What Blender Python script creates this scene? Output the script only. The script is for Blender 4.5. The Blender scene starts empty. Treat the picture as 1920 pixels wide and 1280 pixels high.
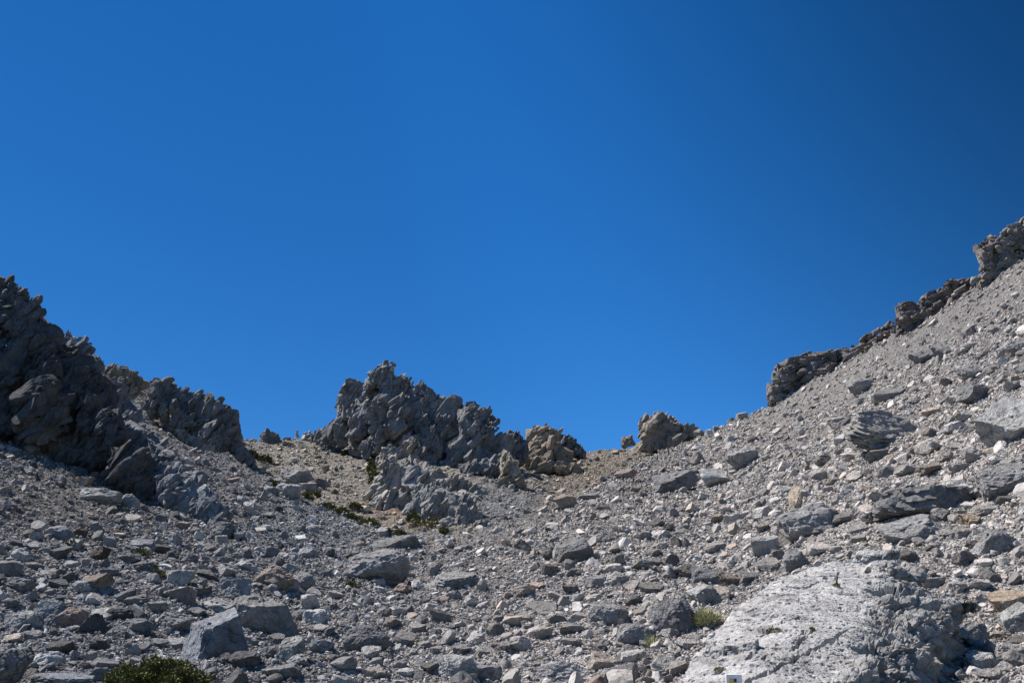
import bpy, bmesh, math, random
import numpy as np
from mathutils import Vector
from mathutils.bvhtree import BVHTree

C = bpy.context.scene
R = math.radians
# ------------------------------------------------------------------ camera, sky, sun, exposure
PITCH, FPX, EYE = R(20.0), 35.0 / 36.0 * 1920.0, 1.7
cam_data = bpy.data.cameras.new("camera")
cam_data.lens = 35.0; cam_data.sensor_width = 36.0; cam_data.sensor_fit = 'HORIZONTAL'
cam_data.clip_start = 0.1; cam_data.clip_end = 3000.0
cam = bpy.data.objects.new("camera", cam_data)
cam.location = (0, 0, EYE); cam.rotation_euler = (math.pi / 2 + PITCH, 0, 0)
C.collection.objects.link(cam); C.camera = cam

SUN_EL, SUN_AZ = R(55), R(77)              # azimuth measured to the left of the view direction
sun_dir = Vector((-math.sin(SUN_AZ) * math.cos(SUN_EL), math.cos(SUN_AZ) * math.cos(SUN_EL), math.sin(SUN_EL)))
W = bpy.data.worlds.new("World"); C.world = W; W.use_nodes = True
nt = W.node_tree; bg = nt.nodes['Background']
sky = nt.nodes.new('ShaderNodeTexSky'); sky.sky_type = 'NISHITA'; sky.sun_disc = False
sky.sun_elevation = SUN_EL; sky.sun_rotation = -SUN_AZ
sky.altitude = 2200; sky.air_density = 1.0; sky.dust_density = 0.1; sky.ozone_density = 3.0
hsv = nt.nodes.new('ShaderNodeHueSaturation'); hsv.inputs['Saturation'].default_value = 1.32
hsv.inputs['Value'].default_value = 1.0; hsv.inputs['Hue'].default_value = 0.496
nt.links.new(sky.outputs[0], hsv.inputs['Color'])
# deep clear mountain sky: darkest about a right angle away from the sun, to the right
tc_ = nt.nodes.new('ShaderNodeTexCoord'); dt_ = nt.nodes.new('ShaderNodeVectorMath'); dt_.operation = 'DOT_PRODUCT'; dt_.inputs[1].default_value = (.89, .0, .45)
mr_ = nt.nodes.new('ShaderNodeMapRange'); mr_.inputs['From Min'].default_value = -.4; mr_.inputs['From Max'].default_value = .8
rp_ = nt.nodes.new('ShaderNodeValToRGB'); rp_.color_ramp.interpolation = 'B_SPLINE'
for q_, (p_, v_) in enumerate([(0, .52), (.22, .58), (.40, .61), (.52, .76), (.66, .66), (.82, .40), (1, .20)]):
    el_ = rp_.color_ramp.elements[q_] if q_ < 2 else rp_.color_ramp.elements.new(p_)
    el_.position = p_; el_.color = (v_, v_, v_, 1)
cc_ = nt.nodes.new('ShaderNodeCombineColor'); mm_ = nt.nodes.new('ShaderNodeMixRGB'); mm_.blend_type = 'MULTIPLY'; mm_.inputs[0].default_value = 1
m2_ = nt.nodes.new('ShaderNodeMixRGB'); m2_.blend_type = 'MULTIPLY'; m2_.inputs[0].default_value = 1; m2_.inputs[2].default_value = (.76, 1.0, 1.23, 1)
nt.links.new(tc_.outputs['Generated'], dt_.inputs[0]); nt.links.new(dt_.outputs['Value'], mr_.inputs['Value']); nt.links.new(mr_.outputs[0], rp_.inputs[0])
for k_ in range(3): nt.links.new(rp_.outputs[0], cc_.inputs[k_])
nt.links.new(hsv.outputs[0], mm_.inputs[1]); nt.links.new(cc_.outputs[0], mm_.inputs[2]); nt.links.new(mm_.outputs[0], m2_.inputs[1]); nt.links.new(m2_.outputs[0], bg.inputs[0])
bg.inputs[1].default_value = 0.114
sl = bpy.data.lights.new("sun", 'SUN'); sl.energy = 5.0; sl.angle = R(0.53); sl.color = (1.0, 0.955, 0.90)
so = bpy.data.objects.new("sun", sl); so.rotation_euler = sun_dir.to_track_quat('Z', 'Y').to_euler()
C.collection.objects.link(so)
C.view_settings.view_transform = 'Standard'; C.view_settings.look = 'None'
C.view_settings.exposure = 0.6; C.view_settings.gamma = 1.0
C.cycles.max_bounces = 4; C.cycles.diffuse_bounces = 1

# ------------------------------------------------------------------ helpers
rng = np.random.default_rng(7)
PERM = np.random.default_rng(1).permutation(256).astype(np.int32)
PERM = np.concatenate([PERM, PERM, PERM[:8]])
_g = np.random.default_rng(2).normal(size=(256, 3)); GRAD = (_g / np.linalg.norm(_g, axis=1)[:, None]).astype(np.float32)

def pnoise(P):
    P = np.asarray(P, dtype=np.float32); out = np.empty(len(P), np.float32)
    for a in range(0, len(P), 200000):
        p = P[a:a + 200000]; i = np.floor(p).astype(np.int32); f = p - i; i &= 255
        u = f * f * f * (f * (f * 6 - 15) + 10); r = 0
        for cx in (0, 1):
            A = PERM[i[:, 0] + cx]; wx = u[:, 0] if cx else 1 - u[:, 0]
            for cy in (0, 1):
                B = PERM[(A + i[:, 1] + cy) & 255]; wy = u[:, 1] if cy else 1 - u[:, 1]
                for cz in (0, 1):
                    g = GRAD[PERM[(B + i[:, 2] + cz) & 255]]; wz = u[:, 2] if cz else 1 - u[:, 2]
                    r = r + wx * wy * wz * (g[:, 0] * (f[:, 0] - cx) + g[:, 1] * (f[:, 1] - cy) + g[:, 2] * (f[:, 2] - cz))
        out[a:a + 200000] = r
    return out * 1.6

def worley(P):
    """distance to nearest and second nearest feature point, and a random value of the nearest cell"""
    P = np.asarray(P, dtype=np.float32); F1 = np.empty(len(P), np.float32); F2 = F1.copy(); ID = F1.copy()
    for a in range(0, len(P), 200000):
        p = P[a:a + 200000]; i = np.floor(p).astype(np.int32); f = p - i
        d1 = np.full(len(p), 9., np.float32); d2 = d1.copy(); cid = d1.copy()
        for dx in (-1, 0, 1):
            for dy in (-1, 0, 1):
                for dz in (-1, 0, 1):
                    h = PERM[((PERM[((PERM[(i[:, 0] + dx) & 255]) + i[:, 1] + dy) & 255]) + i[:, 2] + dz) & 255]
                    o = GRAD[h] * 0.5 + 0.5
                    d = np.sqrt((dx + o[:, 0] - f[:, 0]) ** 2 + (dy + o[:, 1] - f[:, 1]) ** 2 + (dz + o[:, 2] - f[:, 2]) ** 2)
                    n = d < d1; d2 = np.where(n, d1, np.minimum(d2, d)); cid = np.where(n, h / 255., cid); d1 = np.where(n, d, d1)
        F1[a:a + 200000] = d1; F2[a:a + 200000] = d2; ID[a:a + 200000] = cid
    return F1, F2, ID

def facets(P, k=1.0):
    """every cell a plane tilted its own way: angular broken faces with sharp steps between"""
    P = np.asarray(P, dtype=np.float32); out = np.empty(len(P), np.float32)
    for a in range(0, len(P), 200000):
        p = P[a:a + 200000]; i = np.floor(p).astype(np.int32); f = p - i
        d1 = np.full(len(p), 9., np.float32); d2 = d1.copy(); val = d1.copy()
        for dx in (-1, 0, 1):
            for dy in (-1, 0, 1):
                for dz in (-1, 0, 1):
                    h = PERM[((PERM[((PERM[(i[:, 0] + dx) & 255]) + i[:, 1] + dy) & 255]) + i[:, 2] + dz) & 255]
                    o = GRAD[h] * 0.5 + 0.5; q = np.array([dx, dy, dz], np.float32) + o - f
                    d = np.abs(q).sum(1) * .5 + np.sqrt((q ** 2).sum(1)) * .5; n = d < d1
                    d2 = np.where(n, d1, np.minimum(d2, d)); d1 = np.where(n, d, d1)
                    val = np.where(n, (q * GRAD[(h * 7 + 13) & 255]).sum(1) * 1.5 + (h / 255. - .5) * .7, val)
        out[a:a + 200000] = val - .5 * k * np.clip(.12 - (d2 - d1), 0, 1) / .12
    return out

SP, CP = math.sin(PITCH), math.cos(PITCH)
def pt(px, py, d):
    """world point seen at photo pixel px, py (1920 x 1280) at forward distance d"""
    yc = -(py - 640.0) / FPX
    dy = CP - SP * yc; dz = SP + CP * yc; s = d / dy
    return np.stack(np.broadcast_arrays((px - 960.0) / FPX * s, d * np.ones_like(s), EYE + dz * s), -1)
def proj(P):
    P = np.asarray(P); y = P[..., 1]; z = P[..., 2] - EYE
    dep = np.maximum(CP * y + SP * z, 0.05)
    return 960 + FPX * P[..., 0] / dep, 640 - FPX * (-SP * y + CP * z) / dep, dep
def elevz(py, d):
    yc = -(py - 640.0) / FPX
    return EYE + (SP + CP * yc) / (CP - SP * yc) * d

def mesh_np(name, V, F, mat, parent=None, tint=None, smooth=False, link=True):
    """V (n,3); F (m,k) faces; tint (n,3) albedo per vertex"""
    V = np.asarray(V, np.float32); F = np.asarray(F, np.int32); k = F.shape[1]
    me = bpy.data.meshes.new(name)
    me.vertices.add(len(V)); me.vertices.foreach_set('co', V.ravel())
    me.loops.add(F.size); me.loops.foreach_set('vertex_index', F.ravel())
    me.polygons.add(len(F)); me.polygons.foreach_set('loop_start', np.arange(0, F.size, k, dtype=np.int32))
    me.polygons.foreach_set('use_smooth', np.full(len(F), smooth))
    if tint is not None:
        a = me.attributes.new('tint', 'FLOAT_COLOR', 'POINT'); c = np.ones((len(V), 4), np.float32)
        c[:, :3] = tint; a.data.foreach_set('color', c.ravel())
    me.update(calc_edges=True); me.validate()
    me.materials.append(mat)
    o = bpy.data.objects.new(name, me)
    if parent: o.parent = parent
    if link: C.collection.objects.link(o)
    return o

def tag(o, label=None, cat=None, group=None, kind=None):
    for k, v in (('label', label), ('category', cat), ('group', group), ('kind', kind)):
        if v: o[k] = v
    return o

# ------------------------------------------------------------------ materials
def rock_material(name, bump=0.6, scale=1.0, crack=0.35, stain=0.25):
    m = bpy.data.materials.new(name); m.use_nodes = True; n = m.node_tree.nodes; L = m.node_tree.links
    b = n['Principled BSDF']; b.inputs['Roughness'].default_value = 0.93
    b.inputs['Specular IOR Level'].default_value = 0.18
    at = n.new('ShaderNodeAttribute'); at.attribute_name = 'tint'
    tc = n.new('ShaderNodeTexCoord'); geo = n.new('ShaderNodeNewGeometry')
    def noise(s, det, rough=0.6):
        t = n.new('ShaderNodeTexNoise'); t.inputs['Scale'].default_value = s * scale; t.inputs['Detail'].default_value = det
        t.inputs['Roughness'].default_value = rough; L.new(geo.outputs['Position'], t.inputs['Vector']); return t
    def ramp(src, a, ca, b_, cb):
        r = n.new('ShaderNodeMapRange'); r.inputs['From Min'].default_value = a; r.inputs['From Max'].default_value = b_
        r.inputs['To Min'].default_value = ca; r.inputs['To Max'].default_value = cb; L.new(src, r.inputs['Value']); return r.outputs[0]
    def mul(a, c):
        x = n.new('ShaderNodeMath'); x.operation = 'MULTIPLY'; L.new(a, x.inputs[0]); L.new(c, x.inputs[1]); return x.outputs[0]
    n1 = noise(1.3, 5); n2 = noise(9.0, 5, .7); n3 = noise(40., 4, .7); n4 = noise(0.5, 3)
    v = mul(mul(ramp(n1.outputs[0], .3, .74, .72, 1.26), ramp(n2.outputs[0], .3, .8, .7, 1.2)), ramp(n3.outputs[0], .3, .75, .7, 1.25))
    vo = n.new('ShaderNodeTexVoronoi'); vo.feature = 'DISTANCE_TO_EDGE'; vo.inputs['Scale'].default_value = 2.2 * scale
    wv = n.new('ShaderNodeVectorMath'); wv.operation = 'MULTIPLY_ADD'; wv.inputs[1].default_value = (.5, .5, .5)
    L.new(n1.outputs['Color'], wv.inputs[0]); L.new(geo.outputs['Position'], wv.inputs[2]); L.new(wv.outputs[0], vo.inputs['Vector'])
    v = mul(v, ramp(vo.outputs['Distance'], 0.0, 1 - crack, 0.035, 1.0))
    mx = n.new('ShaderNodeMixRGB'); mx.blend_type = 'MULTIPLY'; mx.inputs[0].default_value = 1
    cb = n.new('ShaderNodeCombineColor')
    for i in range(3): L.new(v, cb.inputs[i])
    L.new(at.outputs['Color'], mx.inputs[1]); L.new(cb.outputs[0], mx.inputs[2])
    st = n.new('ShaderNodeMixRGB'); st.blend_type = 'MULTIPLY'; st.inputs[2].default_value = (1.0, 0.86, 0.72, 1)
    L.new(mul(ramp(n4.outputs[0], .48, 0, .68, 1), ramp(n2.outputs[0], .4, 0, .65, stain * 2)), st.inputs[0]); L.new(mx.outputs[0], st.inputs[1])
    L.new(st.outputs[0], b.inputs['Base Color'])
    bm = n.new('ShaderNodeBump'); bm.inputs['Strength'].default_value = bump; bm.inputs['Distance'].default_value = 0.11 / scale
    ad = n.new('ShaderNodeMath'); ad.operation = 'ADD'; L.new(n2.outputs[0], ad.inputs[0])
    m3 = n.new('ShaderNodeMath'); m3.operation = 'MULTIPLY'; m3.inputs[1].default_value = .35; L.new(n3.outputs[0], m3.inputs[0]); L.new(m3.outputs[0], ad.inputs[1])
    L.new(ad.outputs[0], bm.inputs['Height']); L.new(bm.outputs[0], b.inputs['Normal'])
    return m

def leaf_material(name, col, var=0.5):
    m = bpy.data.materials.new(name); m.use_nodes = True; n = m.node_tree.nodes; L = m.node_tree.links
    b = n['Principled BSDF']; b.inputs['Roughness'].default_value = 0.6; b.inputs['Specular IOR Level'].default_value = .3
    at = n.new('ShaderNodeAttribute'); at.attribute_name = 'tint'
    mx = n.new('ShaderNodeMixRGB'); mx.blend_type = 'MULTIPLY'; mx.inputs[0].default_value = 1; mx.inputs[1].default_value = (*col, 1)
    L.new(at.outputs['Color'], mx.inputs[2]); L.new(mx.outputs[0], b.inputs['Base Color'])
    return m

M_scree = rock_material('scree_gravel', .7, 1.4, .15, .2)
M_stone = rock_material('limestone', .6, 2.0, .2, .25)
M_boulder = rock_material('boulder_limestone', 1.0, 1.25, .5, .4)
M_crag = rock_material('crag_limestone', 1.0, .55, .4, .35)
M_pale = rock_material('pale_limestone', .9, 3.2, .12, .15)

# ------------------------------------------------------------------ terrain (one sheet: near ground, scree fans, gully behind, back side of the ridge)
KP = np.array([-600, 0, 150, 270, 370, 450, 500, 600, 700, 800, 880, 1000, 1050, 1150, 1240, 1320, 1440, 1550, 1650, 1750, 1830, 1920, 2500.])
YC = np.array([700, 745, 775, 805, 840, 868, 898, 945, 985, 1003, 1003, 968, 947, 893, 850, 815, 762, 703, 643, 592, 541, 487, 190.])   # fan crest row
DC = np.array([60, 72, 80, 86, 88, 88, 84, 76, 68, 64, 62, 68, 74, 90, 108, 122, 116, 110, 104, 98, 93, 86, 55.])                        # and its distance
YS = np.array([560, 655, 682, 726, 772, 833, 829, 818, 806, 806, 812, 838, 852, 847, 836, 828, 790, 735, 680, 630, 585, 530, 250.])      # ridge row behind
DS = np.array([95, 105, 112, 120, 130, 142, 148, 152, 156, 160, 164, 168, 170, 170, 165, 150, 140, 132, 125, 118, 112, 105, 75.])
def sm(a, x):
    return np.interp(x, KP, a) * .5 + .25 * np.interp(x - 18, KP, a) + .25 * np.interp(x + 18, KP, a)
cols = np.arange(-600, 2501, 2.4); NCOL = len(cols)
yc, dc, ys, ds = (sm(a, cols) for a in (YC, DC, YS, DS))
NN, NF, NB, NX = 30, 540, 170, 14
lin = lambda n: np.linspace(0, 1, n)[:, None]
Z0 = elevz(1280., 12.0)
rowsY, rowsZ = [], []
d = np.repeat(np.linspace(-9, 12, NN, endpoint=False)[:, None], NCOL, 1)
rowsY.append(d); rowsZ.append(np.interp(d, [-9, 2, 12], [-.3, .25, Z0]) + 0 * d)
d = 1 / (1 / 12. + lin(NF) * (1 / dc - 1 / 12.)); t = np.clip((d - 12) / (dc - 12), 0, 1)
zc = elevz(yc, dc)
rowsY.append(d); rowsZ.append(Z0 + (zc - Z0) * (.28 * t + .72 * t ** 1.55))
d0 = dc + 9; z0 = np.minimum(elevz(yc + 5, d0), zc + 1.2 + 0 * zc)
d1 = np.maximum(ds, d0 + 8)
d = 1 / (1 / d0 + lin(NB) * (1 / d1 - 1 / d0)); t = np.clip((d - d0) / (d1 - d0), 0, 1); z1 = elevz(ys, d1)
rowsY.append(d); rowsZ.append(z0 + (z1 - z0) * (.5 * t + .5 * t ** 1.3))
t = lin(NX + 1)[1:]
rowsY.append(d1 + t * 170); rowsZ.append(z1 - 60 * t ** 1.2 + 0 * d1)
TY = np.concatenate(rowsY); TZ = np.concatenate(rowsZ); NROW = len(TY)
TX = (cols - 960) / FPX * (CP * np.maximum(TY, 12) + SP * np.maximum(TZ - EYE, elevz(1280., 12.) - EYE))
T = np.stack([TX, TY, TZ], -1).astype(np.float32)
flat = T.reshape(-1, 3)
dist = np.maximum(flat[:, 1], 5)
pxm = dist / FPX                                       # metres per photo pixel there
# rock colour zones of the ground (where the place has bluish, brown or tan debris)
def zone(px, py, back):
    px = np.asarray(px, float); py = np.asarray(py, float)
    warm = np.clip((px - 520) / 420, 0, 1)[..., None]
    c = (1 - warm) * np.array([.262, .256, .253]) + warm * np.array([.378, .352, .326])
    def blob(c, x, y, rx, ry, col, k=1.0):
        w = (k * np.exp(-((px - x) / rx) ** 2 - ((py - y) / ry) ** 2))[..., None]; return c * (1 - w) + w * np.array(col)
    c = blob(c, 120, 950, 190, 75, (.265, .248, .232)); c = blob(c, 590, 985, 150, 55, (.265, .27, .28))
    c = blob(c, 1750, 600, 260, 120, (.325, .305, .29), .8)
    cb = np.array([.385, .35, .295]) * np.ones_like(c)
    cb = blob(cb, 950, 940, 90, 55, (.30, .305, .31)); cb = blob(cb, 1090, 880, 130, 50, (.33, .285, .225))
    cb = blob(cb, 330, 850, 130, 80, (.36, .34, .30)); cb = blob(cb, 730, 950, 60, 25, (.40, .29, .21), .8); cb = blob(cb, 760, 945, 40, 25, (.40, .29, .21), .7)
    bk = np.asarray(back, float)[..., None]
    return (1 - bk) * c + bk * cb
rowid = np.repeat(np.arange(NROW), NCOL)
_px, _py, _ = proj(flat); back = (rowid >= NN + NF).astype(float)
tint = zone(_px, _py, back)
g = np.clip(1 - (flat[:, 1] - 20) / 400, 0, 1)
G3 = flat.reshape(NROW, NCOL, 3); du = np.gradient(G3, axis=1); dv = np.gradient(G3, axis=0)
NRM = np.cross(du, dv); NRM /= np.maximum(np.linalg.norm(NRM, axis=2), 1e-9)[..., None]; NRM[NRM[..., 2] < 0] *= -1
disp = .34 * pnoise(flat / 11) + .40 * pnoise(flat / 4.3 + 7) + .17 * pnoise(flat / 1.9 + 3)
spk = 0 * disp
for s_ in (1.3, .72, .4, .22, .12, .066):
    fade = np.clip((s_ / pxm - 3) / 4, 0, 1) * np.clip((60 - s_ / pxm) / 30, .25, 1); q = pnoise(flat / s_ + s_)
    disp += .17 * s_ * fade * (q + .5 * np.abs(q)); spk += .16 * fade * pnoise(flat / s_ + 31)
near = np.clip(flat[:, 1] / 8, 0, 1)
flat[:, 2] += disp * near
tint = tint * (1 + np.clip(spk, -.5, .6) + .12 * pnoise(flat / 2.2))[:, None] * .46  # ground tint darkened, painting in the shadow of gaps between stones
i = np.arange(NROW - 1)[:, None] * NCOL + np.arange(NCOL - 1)[None, :]
F = np.stack([i, i + 1, i + 1 + NCOL, i + NCOL], -1).reshape(-1, 4)
terrain = tag(mesh_np('terrain', flat, F, M_scree, tint=tint), kind='structure')
T = flat.reshape(NROW, NCOL, 3)
# screen lookup of the first ground surface met: row index per (column, integer photo row)
_py2 = proj(T)[1]; _py2[:NN - 8] = 1e5
PYV = np.minimum.accumulate(_py2, axis=0)
Y0, Y1 = 150, 1420
ROWIX = np.stack([np.interp(-np.arange(Y0, Y1), -PYV[NN - 8:NN + NF + NB, j] - 0, np.arange(NN - 8, NN + NF + NB), right=np.nan) for j in range(NCOL)])
def ground(px, py):
    """ground points under photo pixels (nan above the ridge line)"""
    px = np.atleast_1d(px).astype(float); py = np.atleast_1d(py).astype(float)
    j = np.clip(np.rint((px - cols[0]) / 2.4).astype(int), 0, NCOL - 1); k = np.clip(np.rint(py).astype(int) - Y0, 0, Y1 - Y0 - 1)
    r = ROWIX[j, k]; ok = ~np.isnan(r); rr = np.where(ok, r, 0); r0 = np.clip(rr.astype(int), 0, NROW - 2); f = (rr - r0)[:, None]
    P = T[r0, j] * (1 - f) + T[r0 + 1, j] * f
    P[~ok] = np.nan; ground.n = NRM[r0, j]
    return P, r0 >= NN + NF - 1
def gd(px, py):
    for k in range(0, 400, 4):
        P = ground(px, py + k)[0][0]
        if not np.isnan(P[0]): return float(P[1])
    return 100.

# ------------------------------------------------------------------ rock shapes
_ico = {}
def ico(sub):
    if sub not in _ico:
        bm = bmesh.new(); bmesh.ops.create_icosphere(bm, subdivisions=sub, radius=1)
        V = np.array([v.co[:] for v in bm.verts], np.float32); Fc = np.array([[v.index for v in f.verts] for f in bm.faces], np.int32); bm.free()
        _ico[sub] = (V / np.linalg.norm(V, axis=1)[:, None], Fc)
    return _ico[sub]
def rotm(r):
    q = r.normal(size=4); q /= np.linalg.norm(q); w, x, y, z = q
    return np.array([[1 - 2 * (y * y + z * z), 2 * (x * y - z * w), 2 * (x * z + y * w)], [2 * (x * y + z * w), 1 - 2 * (x * x + z * z), 2 * (y * z - x * w)], [2 * (x * z - y * w), 2 * (y * z + x * w), 1 - 2 * (x * x + y * y)]])
def rock(seed, sub, kind='block', rough=1.0):
    """angular rock in a [-1,1] box (x across, y deep, z up)"""
    r = np.random.default_rng(seed); V, Fc = ico(sub); V = V.copy()
    V *= (1 + .22 * pnoise(V * 1.3 + seed % 97))[:, None]
    if kind == 'block': planes = [(a * s, r.uniform(.48, .66)) for a in np.eye(3) for s in (1, -1)] + [(None, r.uniform(.5, .75)) for _ in range(8)]
    elif kind == 'round': planes = [(None, r.uniform(.68, .95)) for _ in range(12)]
    elif kind == 'wedge': planes = [(None, r.uniform(.3, .6)) for _ in range(4)] + [(None, r.uniform(.6, .9)) for _ in range(6)]
    else: planes = [(np.array([0, 0, 1.]), .4), (np.array([0, 0, -1.]), .4)] + [(None, r.uniform(.55, .85)) for _ in range(7)]
    for nrm, dd in planes:
        q = r.normal(size=3) if nrm is None else nrm + r.normal(size=3) * .3
        q /= np.linalg.norm(q); V -= np.maximum(V @ q - dd, 0)[:, None] * q
    nV = V / np.maximum(np.linalg.norm(V, axis=1), 1e-3)[:, None]
    if sub >= 3:
        a = .035 * pnoise(V * 3.1 + seed % 53) + .02 * pnoise(V * 7 + 5) + .045 * facets(V * 2.3 + seed % 41, .6)
        if sub >= 4: a += .022 * facets(V * 5.5 + seed % 37, .5) + .012 * pnoise(V * 15 + 9) - .03 * np.clip(.10 - np.abs(pnoise(V * 2.6 + seed % 31)), 0, 1) * 6
        if sub >= 5: a += .010 * pnoise(V * 30 + 2) + .010 * facets(V * 12)
        V += nV * (a * rough)[:, None]
    if kind == 'layered':
        z = V[:, 2] * 7 + .8 * pnoise(V * 1.5); s = np.abs((z % 1) - .5) * 2; V[:, :2] *= (1 - .16 * s + .12 * pnoise(np.stack([np.floor(z), V[:, 0] * 2, V[:, 1] * 2], 1)))[:, None]
    return V, Fc
def fit(V, rot_deg=0, yaw=0, tilt=0):
    a, b, c = R(rot_deg), R(yaw), R(tilt)
    Ry = np.array([[math.cos(a), 0, -math.sin(a)], [0, 1, 0], [math.sin(a), 0, math.cos(a)]])
    Rz = np.array([[math.cos(b), -math.sin(b), 0], [math.sin(b), math.cos(b), 0], [0, 0, 1]])
    Rx = np.array([[1, 0, 0], [0, math.cos(c), -math.sin(c)], [0, math.sin(c), math.cos(c)]])
    V = V @ (Ry @ Rx @ Rz).T; lo, hi = V.min(0), V.max(0)
    return (V - (lo + hi) / 2) / np.maximum((hi - lo) / 2, 1e-4)

# ------------------------------------------------------------------ crags: rock lumps fused into one skin, then weathered
def remesh(V, Fc, voxel):
    me = bpy.data.meshes.new('tmp'); me.from_pydata(V.tolist(), [], Fc.tolist()); me.update()
    o = bpy.data.objects.new('tmp', me); C.collection.objects.link(o)
    md = o.modifiers.new('r', 'REMESH'); md.mode = 'VOXEL'; md.voxel_size = voxel; md.adaptivity = 0
    ev = o.evaluated_get(bpy.context.evaluated_depsgraph_get()); m2 = ev.to_mesh()
    nv = len(m2.vertices); V2 = np.empty(nv * 3, np.float32); m2.vertices.foreach_get('co', V2)
    N2 = np.empty(nv * 3, np.float32); m2.vertices.foreach_get('normal', N2)
    m2.calc_loop_triangles(); F2 = np.empty(len(m2.loop_triangles) * 3, np.int32); m2.loop_triangles.foreach_get('vertices', F2)
    ev.to_mesh_clear(); bpy.data.objects.remove(o); bpy.data.meshes.remove(me)
    return V2.reshape(-1, 3), N2.reshape(-1, 3), F2.reshape(-1, 3)
DIP = np.array([.52, .2, .83]); DIP /= np.linalg.norm(DIP)
BED = np.array([.93, .2, .3]); BED /= np.linalg.norm(BED)
def weather(V, N, u, amp=1.0, dip=DIP, strat=.5):
    """u: metres per photo pixel; joints, ribs and pits at several sizes"""
    Q = V + (V @ dip)[:, None] * dip * -.52                # stretched along the dip so ribs follow it
    out = np.zeros(len(V), np.float32); Wp = np.stack([pnoise(V / (30 * u) + k) for k in (3, 17, 29)], 1) * 9 * u
    for s, a in ((52, 9.0), (25, 5.5), (12, 2.9), (6, 1.5)): out += a * u * facets((Q + Wp) / (s * u), .75)
    out += u * (2.2 * pnoise(Q / (28 * u)) + 1.2 * pnoise(V / (9 * u)) + .8 * pnoise(V / (4.2 * u)) + .6 * pnoise(V / (2.4 * u)))
    z = (V @ np.array([-.35, .1, .93])) / (13 * u) + .6 * pnoise(V / (40 * u))
    out += strat * u * 2.6 * (np.abs((z % 1) - .5) * 2 - .5)
    return V + N * ((out + 1.2 * u) * amp)[:, None]
def shards(r, L, D, u, dip, dens, qmax=.5, qmin=5.0, seed=0):
    """angular splinters of rock standing along the dip over the surface of the lumps L"""
    area = np.array([l[2] * l[3] for l in L]); n = int(area.sum() / 62 * dens); pk = r.choice(len(L), n, p=area / area.sum())
    Vs, Fs, m = [], [], 0
    for k in range(n):
        px, py, w, h, rot, off = L[pk[k]][:6]; a_ = R(rot); mn = min(w, h)
        hi = max(qmin * 1.2, qmax * mn); q = (qmin ** -1.5 + r.uniform() * (hi ** -1.5 - qmin ** -1.5)) ** (-1 / 1.5)
        rad = math.sqrt(r.uniform()) * max(.2, .95 - .8 * q / mn); th = r.uniform(0, 6.283); x, z = rad * math.cos(th) * w / 2, rad * math.sin(th) * h / 2
        x, z = x * math.cos(a_) - z * math.sin(a_), x * math.sin(a_) + z * math.cos(a_)
        dep = (mn * .6 + .4 * max(w, h)) * .9 * .5 * math.sqrt(max(0, 1 - rad * rad)) * .92
        V, Fc = shard_shape(int(r.integers(40)), 3 if q > 13 else 2)
        ax = dip + r.normal(size=3) * .2; ax /= np.linalg.norm(ax); t1 = np.cross(ax, r.normal(size=3)); t1 /= np.linalg.norm(t1); t2 = np.cross(ax, t1)
        qq = q * .5 * u; V = V[:, :1] * t1 * qq * r.uniform(.55, 1.0) + V[:, 1:2] * t2 * qq * r.uniform(.5, .95) + V[:, 2:] * ax * qq * (r.uniform(1.4, 2.5) if q > 11 else r.uniform(1.0, 1.8))
        Vs.append(V + pt(px + x, py - z, D + off)[()] - np.array([0, (dep - q * (r.uniform(.02, .36) if q > 11 else r.uniform(.2, .4))) * u, 0])); Fs.append(Fc + m); m += len(V)
    return Vs, Fs
_sh = {}
def shard_shape(k, sub):
    if (k, sub) not in _sh:
        r = np.random.default_rng(9000 + k); V, Fc = ico(sub); V = V.copy()
        for _ in range(8):
            q = r.normal(size=3); q[2] *= .45; q /= np.linalg.norm(q); V -= np.maximum(V @ q - r.uniform(.25, .6), 0)[:, None] * q
        _sh[k, sub] = (fit(V), Fc)
    return _sh[k, sub]
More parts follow.
